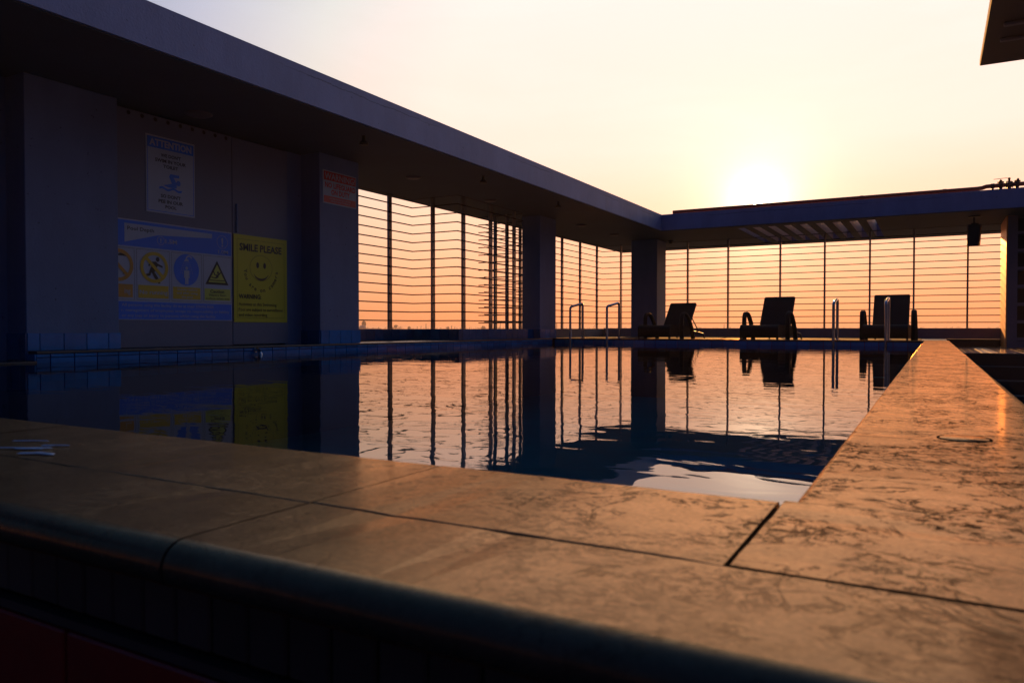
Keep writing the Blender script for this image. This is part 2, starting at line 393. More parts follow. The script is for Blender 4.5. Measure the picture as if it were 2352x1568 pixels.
# ------------------------------------------------------------------ ground and the building under the roof terrace
mb = MB(); mb.add([(-9000, -6000, -15), (9000, -6000, -15), (9000, 12000, -15), (-9000, 12000, -15)], [(0, 1, 2, 3)])
struct(part('ground', mb, M_ground), 'flat dusty plain far below the roof terrace')
hb = thing('building', 'multi storey building carrying the rooftop pool terrace', 'building', (-2, 6, -15))
mb = MB(); mb.box(-7.75, 6.5, -8, 18.3, -15, -1.62); part('wall', mb, M_body, hb)

# ------------------------------------------------------------------ pool basin
mb = MB()
mb.box(XL, XR, YN, YF, -1.10, -1.05)
struct(part('pool_floor', mb, M_pool), 'blue lined floor of the swimming pool')
pw = MB()
pw.box(-7.62, XL, -2, 18.14, -1.5, -.101); pw.box(-7.62, XL-.008, 3.45, 18.14, -.101, -.022)     # left
pw.box(XL, .2, YF+.008, YF+.38, -1.5, -.022); pw.box(XR, .2, .45, YF+.008, -1.5, -.042); pw.box(XL, XR, .47, YN, -1.5, -.042)
pool = struct(part('pool_wall', pw, M_grout), 'blue tiled walls of the rooftop swimming pool')
def tile_mesh(name, dx, dy, dz, m): 
    b = MB(); b.cbox(-dx/2, dx/2, -dy/2, dy/2, -dz/2, dz/2, .0025); return b.mesh(name, m)
g = .007; P = .2003
tA = tile_mesh('tile_row', .016, P-g, .2-g, M_tile); tB = tile_mesh('tile_strip', .016, P-g, .026, M_tile)
for i in range(48):
    y = 3.5646+(i-.5)*P
    if y-P/2 > YF-.05: break
    if i == 0:
        continue
    inst('tile', tA, (XL-.006, y, -.152), pool); inst('tile', tB, (XL-.006, y, -.0365), pool)
h0 = tile_mesh('tile_half', .016, .108, .2-g, M_tile); h1 = tile_mesh('tile_half_strip', .016, .108, .026, M_tile)
inst('tile', h0, (XL-.006, 3.507, -.152), pool); inst('tile', h1, (XL-.006, 3.507, -.0365), pool)
for i in range(12):      # lower weir to the left
    inst('tile', tA, (XL+.008, 3.35-i*P, -.205), pool)
tF = tile_mesh('far_tile', P-g, .016, .2-g, M_tile)
for i in range(32):
    x = -6.257-.1+.2003*(i+.5)
    if x > XR-.05: break
    inst('tile', tF, (x, YF+.006, -.124), pool)

wt = MB(); n = 2
wt.add([(XL, YN-.02, ZW), (XR+.005, YN-.02, ZW), (XR+.005, YF+.005, ZW), (XL, YF+.005, ZW)], [(0, 1, 2, 3)])
struct(part('pool_water', wt, M_water, fixn=False), 'calm rippled pool water reflecting the sunset')

# ------------------------------------------------------------------ copings
def bull(lo, hi, zt, th, rl=0, rh=0, n=6):
    """profile (t, z), rounded at lo / hi with radius rl / rh"""
    p = [(lo, zt-th)] if not rl else [(lo+rl*.6, zt-th)]
    def arc(cx, cz, r, a0, a1): return [(cx+r*math.cos(R(a0+(a1-a0)*i/n)), cz+r*math.sin(R(a0+(a1-a0)*i/n))) for i in range(n+1)]
    p = []
    if rl: p += arc(lo+rl, zt-th+rl*.6, rl*.6, 270, 180)[:-1] if False else [(lo+rl*.5, zt-th), (lo+rl*.1, zt-th+rl*.25)]
    else: p += [(lo, zt-th)]
    if rl: p += arc(lo+rl, zt-rl, rl, 180, 90)
    else: p += [(lo, zt-.0015), (lo+.0015, zt)]
    if rh: p += arc(hi-rh, zt-rh, rh, 90, 0)
    else: p += [(hi-.0015, zt), (hi, zt-.0015)]
    if rh: p += [(hi-rh*.1, zt-th+rh*.25), (hi-rh*.5, zt-th)]
    else: p += [(hi, zt-th)]
    return p
cn = sroot('pool_coping', 'worn sandstone coping round the near and right side of the pool')
def stoneX(x0, x1, y0, y1, rl, rh, name='coping_stone'):      # runs along X
    b = MB(); b.strip(bull(y0, y1, random.uniform(-.0008, .0006), .042, rl, rh), x0+.002, x1-.002, lambda t, p: (t, p[0], p[1])); o = part(name, b, M_cope, cn); return o
def stoneY(x0, x1, y0, y1, rl, rh, root=None, m=None, zt=0, th=.042):
    b = MB(); b.strip(bull(x0, x1, zt+random.uniform(-.0003, .0003), th, rl, rh), y0+.0007, y1-.0007, lambda t, p: (p[0], t, p[1])); return part('coping_stone', b, m or M_cope, root or cn)
for x0, x1 in ((-6.5, -5.9), (-5.9, -5.02), (-5.02, -4.13), (-4.13, -3.25), (-3.25, -2.36), (-2.36, -1.478), (-1.478, -.594), (-.594, -.144)):
    stoneX(x0, x1-(.001 if x1 == -.144 else 0), .6080, .868, 0, .012)
for x0, x1 in ((-6.5, -5.9), (-5.9, -5.02), (-5.02, -4.13), (-4.13, -3.25), (-3.25, -2.36), (-2.36, -1.478), (-1.478, -.594), (-.594, .205)):
    stoneX(x0, x1, .424, .606, .024, 0)
ys = [.609, 1.459, 1.540, 1.840]
while ys[-1] < 11.6: ys.append(ys[-1]+1.6)
ys[-1] = 13.0
b = MB()
b.strip(bull(-.1428, .212, 0, .042, 0, .024), .6095, .868, lambda t, p: (p[0], t, p[1]))
b.strip(bull(-.135, .212, 0, .042, .014, .024), .868, 1.4583, lambda t, p: (p[0], t, p[1]))
part('coping_stone', b, M_cope, cn)
for a, b_ in list(zip(ys, ys[1:]))[1:]:
    stoneY(-.135, .212, a, b_, .014, .024)
gr = MB(); gr.box(-6.4, .2, .475, .862, -.1, -.008); gr.box(-.128, .195, .868, 13, -.1, -.008)
o = part('grout_bed', gr, M_grout, cn)
fc = sroot('far_coping', 'thin polished coping along the far end of the pool')
x = -6.4
while x < .19:
    x2 = min(x+.6, .212); b = MB()
    b.strip(bull(12.985, 13.10, 0, .022, .010, 0), x+.002, x2-.002, lambda t, p: (t, p[0], p[1])); part('coping_stone', b, M_cope, fc); x = x2
lc = sroot('left_ledge', 'polished dark stone ledge along the left side of the pool')
y = 3.452
while y < 12.99:
    y2 = min(y+.6, 13.0); stoneY(-6.95, -6.388, y, y2, 0, .010, lc, M_ledge, 0, .022); y = y2
lb = MB(); lb.box(-7.5, -6.955, 7.3, 13.0, -.022, -.003); part('ledge_floor', lb, M_deck, lc)
y = -1.0
while y < 3.44:
    y2 = min(y+.6, 3.448); stoneY(-6.95, -6.380, y, y2, 0, .010, lc, M_ledge, -.08, .022); y = y2
# small end tile of the raised ledge
e = MB(); e.cbox(-6.55, -6.40, 3.438, 3.452, -.078, -.024, .002); part('tile', e, M_tile, lc)

# outer face of the near pool wall
fw = sroot('near_pool_wall', 'outer face of the pool wall with dark mosaic over red tiles')
b = MB(); b.box(-6.5, .2, .470, .50, -1.4, -.043); part('wall_core', b, M_grout, fw)
tm = tile_mesh('mosaic', .046, .012, .062, M_mosaic)
i = 0; x = -2.2
while x < .2:
    inst('mosaic_tile', tm, (x, .466+random.uniform(-.0006, .0006), -.0775), fw); x += .0485
b = MB(); b.box(-6.5, .2, .455, .47, -.125, -.115); part('mortar_line', b, M_mosaic, fw)
tr_ = tile_mesh('red', .296, .014, .196, M_red)
for r_ in range(3):
    x = -2.306
    while x < .2:
        inst('red_tile', tr_, (x+.148, .463, -.228-r_*.202), fw); x += .302

# puddles left on the near coping
M_pud = mat('puddle_painted_reflection', (.40, .40, .48), .05, var=.05, spec=.8)  # bright reflection in the puddles painted as a pale base colour
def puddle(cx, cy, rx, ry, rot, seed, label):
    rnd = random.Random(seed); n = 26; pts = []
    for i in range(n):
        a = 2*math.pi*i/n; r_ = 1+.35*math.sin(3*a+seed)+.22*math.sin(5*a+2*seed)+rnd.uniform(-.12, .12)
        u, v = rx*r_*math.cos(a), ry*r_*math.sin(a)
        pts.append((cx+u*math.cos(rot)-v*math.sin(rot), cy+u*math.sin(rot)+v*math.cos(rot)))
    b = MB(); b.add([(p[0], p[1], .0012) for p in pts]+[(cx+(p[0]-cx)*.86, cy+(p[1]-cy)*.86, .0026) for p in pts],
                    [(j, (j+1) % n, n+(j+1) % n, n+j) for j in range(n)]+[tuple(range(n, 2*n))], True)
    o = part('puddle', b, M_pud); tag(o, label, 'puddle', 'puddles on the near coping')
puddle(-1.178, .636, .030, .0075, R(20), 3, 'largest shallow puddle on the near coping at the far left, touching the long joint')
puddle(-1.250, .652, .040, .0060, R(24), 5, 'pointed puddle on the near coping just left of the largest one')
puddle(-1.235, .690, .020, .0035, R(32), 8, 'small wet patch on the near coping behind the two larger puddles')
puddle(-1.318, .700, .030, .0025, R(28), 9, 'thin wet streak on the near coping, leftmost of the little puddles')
# round lid let into the side coping
lid = thing('round_lid', 'round lid outlined by a dark gap in the right hand coping', 'lid', (.047, 1.505, 0))
b = MB(); b.lathe([(.0, .0016), (.036, .0016), (.0375, .0005)], (.047, 1.505, 0), 36); part('lid_plate', b, M_cope, lid)
b = MB(); b.lathe([(.0375, .0010), (.0415, .0010), (.042, .0004)], (.047, 1.505, 0), 36); part('gap_ring', b, M_gap, lid)

# ------------------------------------------------------------------ deck, patio, steps
dk = sroot('lounger_deck', 'dark tiled deck behind the pool under the loungers')
b = MB(); b.box(-7.4, .205, 13.102, 18.0, -.6, -.026); part('deck_base', b, M_plinth, dk)
td = tile_mesh('deck_tile', .594, .594, .01, M_deck)
for i in range(13):
    for j in range(9):
        x, y = -7.1+i*.6, 13.402+j*.6
        if x > .0 or y > 17.9: continue
        inst('deck_tile', td, (x, y, -.022), dk)
pt = sroot('patio', 'lower tiled patio to the right of the lounger deck')
b = MB(); b.box(.205, 4.2, 13.2, 18.0, -.9, -.186); part('patio_base', b, M_brown, pt)
tp = tile_mesh('paver', .100, .98, .008, M_pale); tb = tile_mesh('brown_paver', .100, .98, .008, M_brown)
for i in range(9):
    x = .26+i*.1055
    for j in range(5):
        y = 13.7+j*.99
        if y > 17.6 and x > 1.1: continue
        if 4 <= i <= 5: me = tb
        else: me = tp
        if y+.49 > 18.0: continue
        inst('floor_tile', me, (x, y, -.182), pt)
for i in range(9, 16):
    for j in range(3): inst('floor_tile', tb, (.26+i*.1055, 13.7+j*.99, -.182), pt)
st = sroot('steps', 'dark tiled steps going down from the patio towards the camera')
for i in range(4):
    b = MB(); z = -.182-.185*(i+1); b.cbox(.215, 4.2, 13.2-.3*(i+1), 13.2-.3*i+.02, z-.2, z, .006); part('step', b, M_step, st)
b = MB(); b.box(.215, 4.2, 13.185, 13.2, -1.6, -.186); part('riser', b, M_step, st)
b = MB(); b.box(-7.6, 6.5, -8, .469, -1.64, -1.0); b.box(.213, 6.5, .469, 12.0, -1.64, -1.0); struct(part('lower_terrace', b, M_step), 'dark lower terrace floor below the steps')

# ------------------------------------------------------------------ pavilion: roof, pillars, panels
pv = thing('pavilion', 'L shaped white concrete pavilion roof on pillars round two sides of the pool', 'building', (0, 0, 0))
XF, YB_, XO, YO = -5.156, 15.8, -7.616, 19.87
b = MB()
b.box(XO, XF, -2.2, YO, ZC, ZT); part('roof_slab', b, M_fascia, pv)
b = MB(); x0 = -3.637; sp = .3087; sw = .152
b.box(XF, x0, YB_, YO, ZC, ZT); b.box(x0+8*sp+sw, 4.2, YB_, YO, ZC, ZT)
b.box(x0, x0+8*sp+sw, YB_, 16.15, ZC, ZT); b.box(x0, x0+8*sp+sw, 19.2, YO, ZC, ZT)
part('roof_slab', b, M_fascia, pv)
for i in range(8):
    b = MB(); b.box(x0+i*sp+sw, x0+(i+1)*sp, 16.15, 19.2, ZC, ZT); part('roof_slat', b, M_slat, pv)
# warm brown painted ceiling board just under the slab
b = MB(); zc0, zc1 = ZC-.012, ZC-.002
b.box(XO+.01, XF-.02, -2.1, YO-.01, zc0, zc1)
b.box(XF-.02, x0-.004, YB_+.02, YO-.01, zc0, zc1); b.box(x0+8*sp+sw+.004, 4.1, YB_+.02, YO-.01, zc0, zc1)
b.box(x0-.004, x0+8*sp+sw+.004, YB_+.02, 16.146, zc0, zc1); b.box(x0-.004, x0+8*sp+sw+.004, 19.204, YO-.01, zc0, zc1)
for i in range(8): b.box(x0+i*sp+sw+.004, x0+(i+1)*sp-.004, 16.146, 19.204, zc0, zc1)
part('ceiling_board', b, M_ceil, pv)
def pillar(x0, x1, y0, y1, bands=(), bz=(0, .15), z0=-.02, m=M_wall):
    b = MB(); b.cbox(x0, x1, y0, y1, z0, ZC-.013, .006); p = part('pillar', b, m, pv)
    for (side, lo, hi, ph) in bands:
        s_ = lo; nxt = lo+ph
        while s_ < hi-.01:
            e_ = min(nxt, hi); w = e_-s_-.006; bb = MB()
            if w > .01:
                z_0, z_1 = (bz if side != 'yl' else (-.078, bz[1]))
                if side == 'x': bb.cbox(x1, x1+.014, s_+.003, e_-.003, z_0+.003, z_1, .002)
                else: bb.cbox(s_+.003, e_-.003, y0-.014, y0, z_0+.003, z_1, .002)
                part('tile', bb, M_tile_d if side != 'x' else M_tile, p)
            s_ = e_; nxt = e_+.2
    return p
pillar(-7.4, -6.52, 3.44, 4.25, [('x', 3.44, 4.26, .10), ('yl', -7.4, -6.51, .2)], (0, .147), z0=-.08)
pillar(-6.95, XL-.002, 6.716, 7.418, [('x', 6.716, 7.43, .14), ('y', -6.95, -6.39, .15)], (0, .165))
pillar(-6.78, XL-.002, 12.46, 13.14, [('x', 12.46, 13.14, .2), ('y', -6.78, -6.39, .2)], (0, .17))
pillar(-6.367, -5.72, 17.2, 17.86)
# the block behind the cabinets and left of the first pillar
b = MB(); b.box(-7.55, -6.80, -2, 7.0, -.09, ZC-.013); part('back_wall', b, M_wall, pv)
# equipment cabinet with two panels
cab = thing('equipment_cabinet', 'flush grey cabinet with two panels and a row of vent holes between pillars', 'cabinet', (-6.65, 5.4, 0))
b = MB(); b.cbox(-6.79, -6.65, 4.20, 5.640, .004, ZC-.04, .002); fp = part('fixed_panel', b, M_panel, cab)
b = MB(); b.cbox(-6.79, -6.652, 5.648, 6.445, .012, ZC-.04, .002); dp = part('door', b, M_panel, cab)
b = MB(); b.cbox(-6.652, -6.636, 5.690, 5.716, 1.235, 1.545, .004); part('handle', b, M_wall, dp)
b = MB(); b.box(-6.80, -6.70, 6.45, 6.72, -.02, ZC-.02); part('recess_back', b, M_wall, cab)
for i in range(9):
    y = 4.446+i*.1401; b = MB()
    n_ = 14; b.add([(-6.6488, y+.020*math.cos(2*math.pi*j/n_), 2.226+.020*math.sin(2*math.pi*j/n_)) for j in range(n_)]+
                  [(-6.6488, y+.0165*math.cos(2*math.pi*j/n_), 2.226+.0165*math.sin(2*math.pi*j/n_)) for j in range(n_)],
                  [(j, (j+1) % n_, n_+(j+1) % n_, n_+j) for j in range(n_)])
    b.add([(-6.6492, y+.0165*math.cos(2*math.pi*j/n_), 2.226+.0165*math.sin(2*math.pi*j/n_)) for j in range(n_)], [tuple(range(n_))])
    part('vent_hole', b, M_black, fp)

# parapets
def tiles_on_x(parent, X, y0, y1, z0, z1, ph=.1):
    s_ = y0; nx = y0+ph
    while s_ < y1-.02:
        e_ = min(nx, y1); bb = MB(); bb.cbox(X, X+.012, s_+.003, e_-.003, z0, z1, .002); part('tile', bb, M_tile_d, parent); s_ = e_; nx = e_+.2
lp = thing('parapet_wall', 'low zigzag parapet faced with dark blue tiles behind the left ledge', 'low wall', (-7.45, 9, 0))
b = MB(); b.box(-7.53, -7.412, 7.3, 9.95, -.02, .176); b.box(-7.53, -6.535, 9.902, 10.02, -.02, .1765); b.box(-6.65, -6.534, 10.02, 12.2, -.02, .176); part('wall_core', b, M_grout, lp)
tiles_on_x(lp, -7.412, 7.43, 9.90, .003, .172); tiles_on_x(lp, -6.534, 9.905, 12.455, .003, .172, .12)
for i in range(5):
    bb = MB(); bb.cbox(-7.40+i*.174, -7.40+i*.174+.168, 9.890, 9.902, .003, .172, .002); part('tile', bb, M_tile_d, lp)
lp2 = thing('parapet_wall', 'brown painted low wall in the far left bay behind the pool ladder', 'low wall', (-7.45, 15, 0))
b = MB(); b.box(-7.53, -7.40, 12.2, 18.12, -.02, .178); part('wall_core', b, M_low, lp2)
bp_ = thing('parapet_wall', 'long low painted parapet under the railing behind the three loungers', 'low wall', (-3, 18, 0))
b = MB(); b.cbox(-7.39, 1.168, 17.98, 18.12, -.03, .190, .004); part('wall_core', b, M_low, bp_)
b = MB(); b.box(-7.39, 1.168, 17.965, 18.12, -.6, -.034); part('plinth', b, M_plinth, bp_)

# right return wall and towel shelves
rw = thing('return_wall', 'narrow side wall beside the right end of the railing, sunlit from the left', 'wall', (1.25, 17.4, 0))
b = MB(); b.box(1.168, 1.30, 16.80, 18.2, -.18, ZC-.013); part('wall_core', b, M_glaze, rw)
sh = thing('shelf_unit', 'tall dark built-in shelves at the right edge of the picture', 'shelves', (2, 17, 0))
b = MB(); b.box(1.301, 3.6, 17.2, 17.25, -.18, ZC-.02); part('back_panel', b, M_shelfin, sh)
b = MB(); b.box(1.190, 1.345, 16.78, 16.799, -.18, ZC-.02); part('stile', b, M_shelf, sh)
for zz in (1.96, 1.634, 1.30, .966, .636, .309, -.015):
    b = MB(); b.cbox(1.346, 3.6, 16.79, 17.19, zz-.028, zz+.028, .003); part('shelf', b, M_shelf, sh)
b = MB(); b.box(1.346, 3.6, 16.81, 16.83, -.18, -.05); part('kick_panel', b, M_shelf, sh)

# ------------------------------------------------------------------ railings
def post_mb(x, y, z0, z1, wx=.036, wy=.08):
    b = MB(); b.cbox(x-wx/2, x+wx/2, y-wy/2, y+wy/2, z0, z1, .002); return b
RZ = [.31+.1415*i for i in range(15)]
def railing(label, posts, path, zlist, loc, z0, side=(.03, 0), group='steel railings round the terrace'):
    t = thing('railing', label, 'railing', loc, group)
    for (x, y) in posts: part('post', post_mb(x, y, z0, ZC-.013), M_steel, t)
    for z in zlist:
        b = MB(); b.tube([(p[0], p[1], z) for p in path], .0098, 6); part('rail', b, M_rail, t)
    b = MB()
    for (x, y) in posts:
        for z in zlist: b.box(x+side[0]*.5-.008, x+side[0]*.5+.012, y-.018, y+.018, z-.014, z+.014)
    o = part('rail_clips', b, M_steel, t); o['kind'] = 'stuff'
    return t
railing('zigzag steel railing of thin rods in the open bay behind the left ledge',
        [(-7.476, 8.4), (-7.476, 9.384), (-7.069, 9.98), (-6.60, 10.16), (-6.60, 11.01), (-6.60, 11.83)],
        [(-7.45, 7.2), (-7.45, 9.943), (-6.573, 9.943), (-6.573, 12.12)], RZ, (-7, 9.5, .17), .177)
RZ2 = [z-.022 for z in RZ]
railing('steel railing set back between the zigzag railing and the corner, rods ending free',
        [(-7.15, 12.10), (-6.90, 12.10), (-7.476, 12.65), (-7.476, 13.66), (-7.476, 14.7), (-7.476, 15.67), (-7.476, 16.68), (-7.476, 17.72)],
        [(-6.57, 12.07), (-7.50, 12.07)], RZ2, (-7.4, 14, .17), .178)
t_ = [o for o in bpy.data.objects if o.name.startswith('railing')][-1]
back_posts = [(-6.95, 18.04), (-5.227, 18.04), (-4.258, 18.04), (-3.079, 18.04), (-2.133, 18.04), (-1.222, 18.04), (-.38, 18.04), (.593, 18.04)]
railing('long steel railing of horizontal rods across the far side behind the loungers',
        back_posts, [(-7.45, 12.2), (-7.45, 18.01), (1.165, 18.01)], RZ, (-3, 18.04, .17), .19, (0, 0))

# ------------------------------------------------------------------ ceiling fittings
def cone(x, y, label):
    t = thing('downlight', label, 'ceiling lamp', (x, y, ZC-.013), 'bell shaped downlights in a row under the left soffit')
    b = MB(); b.lathe([(.001, 0), (.020, 0), (.018, -.045), (.022, -.05), (.05, -.075), (.052, -.098), (.001, -.092)], (x, y, ZC-.013), 18); part('lamp_shade', b, M_black, t)
cone(-5.45, 6.40, 'black bell shaped downlight nearest the camera under the left soffit, above the warning sign')
cone(-5.44, 8.88, 'black bell shaped downlight over the left bay, middle one of the row')
cone(-5.47, 11.31, 'black bell shaped downlight farthest along the left soffit, near the third pillar')
def disc(x, y, label, r_=.11):
    t = thing('ceiling_disc', label, 'ceiling fitting', (x, y, ZC-.013), 'round flush ceiling fittings')
    b = MB(); b.lathe([(.001, -.022), (r_*.82, -.020), (r_, -.006), (r_, 0)], (x, y, ZC-.013), 24); part('cover', b, M_light, t)
disc(-6.33, 8.47, 'round flush ceiling fitting in the middle of the left bay')
disc(-6.37, 10.62, 'round flush ceiling fitting just before the cluster of posts')
disc(-6.29, 14.09, 'round flush ceiling fitting in the bay past the third pillar')
disc(-6.26, 15.84, 'faint round ceiling fitting in front of the corner pillar')
disc(-6.30, 4.95, 'round ceiling fitting above the attention notice', .13)
t = thing('dome_camera', 'dark dome security camera under the soffit by the corner pillar', 'security camera', (-5.52, 17.6, ZC-.013))
b = MB(); b.lathe([(.001, 0), (.06, 0), (.06, -.022), (.055, -.028)], (-5.52, 17.6, ZC-.013), 20); part('mount_ring', b, M_light, t)
b = MB(); b.lathe([(.055*math.cos(R(a)), -.026-.055*math.sin(R(a))) for a in (0, 18, 36, 54, 72, 89)], (-5.52, 17.6, ZC-.013), 20); part('dome', b, M_black, t)

t = thing('loudspeaker', 'black box loudspeaker hanging from the soffit at the right', 'loudspeaker', (.64, 16.6, ZC-.013))
Mx = Matrix.Translation((.645, 16.56, 1.93)) @ Matrix.Rotation(R(7), 4, 'X') @ Matrix.Rotation(R(-10), 4, 'Z') @ Matrix.Rotation(R(3), 4, 'Y')
b = MB(); b.cbox(-.098, .098, -.09, .09, -.20, .20, .012, Mx); cb = part('cabinet', b, M_black, t)
b = MB(); b.cbox(-.085, .085, -.098, -.089, -.185, .185, .003, Mx); part('grille', b, M_plinth, t)
b = MB(); b.box(-.06, .06, -.02, .02, .20, .225, Mx); b.tube([(.64, 16.6, 2.12), (.64, 16.6, ZC-.013)], .016, 8); b.box(.55, .74, 16.54, 16.66, ZC-.03, ZC-.0135); part('bracket', b, M_frame, t)

# ------------------------------------------------------------------ signs
FONT_CACHE = {}
def text_geo(s, bold=0.0, spacing=1.0):
    key = (s, bold, spacing)
    if key not in FONT_CACHE:
        cu = bpy.data.curves.new('t', 'FONT'); cu.body = s; cu.size = 1; cu.offset = bold; cu.resolution_u = 2; cu.space_character = spacing
        ob = bpy.data.objects.new('t', cu); COL.objects.link(ob)
        bpy.context.view_layer.update()
        dg = bpy.context.evaluated_depsgraph_get(); ev = ob.evaluated_get(dg); me = ev.to_mesh()
        vs_ = [(v.co.x, v.co.y) for v in me.vertices]; fs = [tuple(p.vertices) for p in me.polygons]
        ev.to_mesh_clear(); bpy.data.objects.remove(ob); bpy.data.curves.remove(cu)
        FONT_CACHE[key] = (vs_, fs)
    return FONT_CACHE[key]
class Sign:
    """flat artwork on a wall facing +X: u runs along +Y, v along Z"""
    def __init__(s, X, root): s.X = X; s.root = root; s.lay = 0
    def poly(s, name, polys, m, lay=1, holes=None):
        b = MB()
        for p in polys: b.add([(s.X+.0012*lay, u, v) for u, v in p], [tuple(range(len(p)))])
        return part(name, b, m, s.root, fixn=False)
    def rect(s, name, u0, u1, v0, v1, m, lay=1): return s.poly(name, [[(u0, v0), (u1, v0), (u1, v1), (u0, v1)]], m, lay)
    def frame(s, name, u0, u1, v0, v1, w, m, lay=1):
        return s.poly(name, [[(u0, v0), (u1, v0), (u1, v0+w), (u0, v0+w)], [(u0, v1-w), (u1, v1-w), (u1, v1), (u0, v1)],
                             [(u0, v0+w), (u0+w, v0+w), (u0+w, v1-w), (u0, v1-w)], [(u1-w, v0+w), (u1, v0+w), (u1, v1-w), (u1-w, v1-w)]], m, lay)
    def ring(s, name, cu, cv, r0, r1, m, lay=1, n=36, ar=1.0, a0=0, a1=360):
        ps = []
        for i in range(n):
            a, c = R(a0+(a1-a0)*i/n), R(a0+(a1-a0)*(i+1)/n)
            ps.append([(cu+r0*ar*math.cos(a), cv+r0*math.sin(a)), (cu+r1*ar*math.cos(a), cv+r1*math.sin(a)), (cu+r1*ar*math.cos(c), cv+r1*math.sin(c)), (cu+r0*ar*math.cos(c), cv+r0*math.sin(c))])
        return s.poly(name, ps, m, lay)
    def disc(s, name, cu, cv, ru, rv, m, lay=1, n=28):
        return s.poly(name, [[(cu+ru*math.cos(2*math.pi*i/n), cv+rv*math.sin(2*math.pi*i/n)) for i in range(n)]], m, lay)
    def text(s, st, u0, u1, v0, v1, m, lay=2, bold=0.0, fit=True, spacing=1.0):
        """text scaled so that the line spans u0..u1 and its capitals v0..v1"""
        vs_, fs = text_geo(st, bold, spacing)
        x0 = min(v[0] for v in vs_); x1 = max(v[0] for v in vs_); cap = .70
        b = MB(); b.add([(s.X+.0012*lay, u0+(v[0]-x0)/(x1-x0)*(u1-u0), v0+v[1]/cap*(v1-v0)) for v in vs_], fs)
        return part('lettering', b, m, s.root, fixn=False)
    def arc_text(s, st, cu, cv, r, a0, a1, h, m, lay=2, bold=.01):
        b = MB(); n = len(st)
        for i, ch in enumerate(st):
            if ch == ' ': continue
            a = R(a0+(a1-a0)*i/(n-1)); vs_, fs = text_geo(ch, bold)
            xc = (min(v[0] for v in vs_)+max(v[0] for v in vs_))/2; sc = h/.7
            ru, rv = math.cos(a), math.sin(a)                    # radial; text baseline is outside (bottom arc)
            tu, tv = -rv, ru
            b.add([(s.X+.0012*lay, cu+(r+h/2)*ru+((v[0]-xc)*tu-(v[1])*ru)*sc, cv+(r+h/2)*rv+((v[0]-xc)*tv-(v[1])*rv)*sc) for v in vs_], fs)
        return part('lettering', b, m, s.root, fixn=False)
def smat(n_, c): return mat(n_, c, .35, var=.06, vscale=4)
S_w = smat('sign_white', (.40, .44, .54)); S_b = smat('sign_blue', (.008, .15, .70)); S_k = smat('sign_black', (.008, .008, .008))
S_y = smat('sign_yellow', (.60, .52, .01)); S_r = smat('sign_red', (.62, .020, .008)); S_a = smat('sign_amber', (.60, .40, .02)); S_o = smat('sign_faded_orange', (.55, .26, .03))
S_ly = smat('sign_lime', (.52, .55, .08)); S_g = smat('sign_grey', (.42, .42, .40))

# attention notice
XS = -6.6495
t = thing('attention_sign', 'white notice with blue ATTENTION band and swimmer symbol, highest on the cabinet', 'sign', (XS, 4.9, 1.7), 'signs on the left wall')
b = MB(); b.cbox(XS, XS+.005, 4.618, 5.168, 1.320, 2.072, .0012); part('board', b, S_w, t)
sg = Sign(XS+.005, t)
sg.rect('header_band', 4.632, 5.154, 1.950, 2.056, S_b); sg.frame('border', 4.632, 5.154, 1.336, 2.056, .006, S_b)
sg.text('ATTENTION', 4.656, 5.128, 1.972, 2.036, S_w, bold=.035)
sg.text("WE DON'T", 4.778, 5.004, 1.876, 1.908, S_k, bold=.03); sg.text('SWIM IN YOUR', 4.715, 5.062, 1.822, 1.854, S_k, bold=.03); sg.text('TOILET', 4.805, 4.972, 1.770, 1.801, S_k, bold=.03)
sg.poly('swimmer', [[(4.80, 1.598), (4.90, 1.628), (4.87, 1.695), (4.885, 1.722), (4.985, 1.722), (4.985, 1.695), (4.922, 1.690), (4.955, 1.64), (4.955, 1.59), (4.87, 1.585)]], S_b)
sg.disc('swimmer_head', 4.975, 1.642, .024, .027, S_b)
wv = [(4.76+.252*i/24, 1.578+.010*math.sin(i/24*4*math.pi)) for i in range(25)]
sg.poly('wave', [[wv[i], wv[i+1], (wv[i+1][0], wv[i+1][1]-.022), (wv[i][0], wv[i][1]-.022)] for i in range(24)], S_b, 2)
sg.text("SO DON'T", 4.776, 5.0, 1.478, 1.510, S_k, bold=.03); sg.text('PEE IN OUR', 4.750, 5.026, 1.424, 1.456, S_k, bold=.03); sg.text('POOL', 4.825, 4.951, 1.374, 1.404, S_k, bold=.03)

# pool depth board
t = thing('pool_depth_board', 'wide blue and white pool rules board with depth wedge and four pictograms', 'sign', (XS, 5.0, .75), 'signs on the left wall')
b = MB(); b.cbox(XS, XS+.005, 4.20, 5.628, .268, 1.222, .0012); part('board', b, S_w, t)
sg = Sign(XS+.005, t)
sg.rect('header_band', 4.205, 5.620, .968, 1.210, S_b)
sg.poly('depth_wedge', [[(4.390, 1.002), (4.735, 1.098), (5.373, 1.134), (5.373, 1.181), (4.390, 1.181)]], S_w, 2)
sg.text('Pool Depth', 4.419, 4.697, 1.120, 1.155, S_k, 3, bold=.015)
sg.ring('mark_ring', 4.771, 1.050, .038, .042, S_w, 2); sg.text('!', 4.764, 4.778, 1.028, 1.072, S_w, 2, bold=.03); sg.text('1.5M', 4.822, 4.952, 1.030, 1.070, S_w, 2, bold=.02)
sg.ring('mark_ring', 5.504, 1.108, .066, .070, S_w, 2); sg.text('!', 5.493, 5.515, 1.062, 1.152, S_w, 2, bold=.03); sg.text('1.0M', 5.449, 5.578, .985, 1.022, S_w, 2, bold=.02)
for u0, u1 in ((4.2, 4.489), (4.511, 4.867), (4.888, 5.244), (5.263, 5.62)): sg.frame('pictogram_frame', u0, u1, .460, .950, .003, S_k, 1)
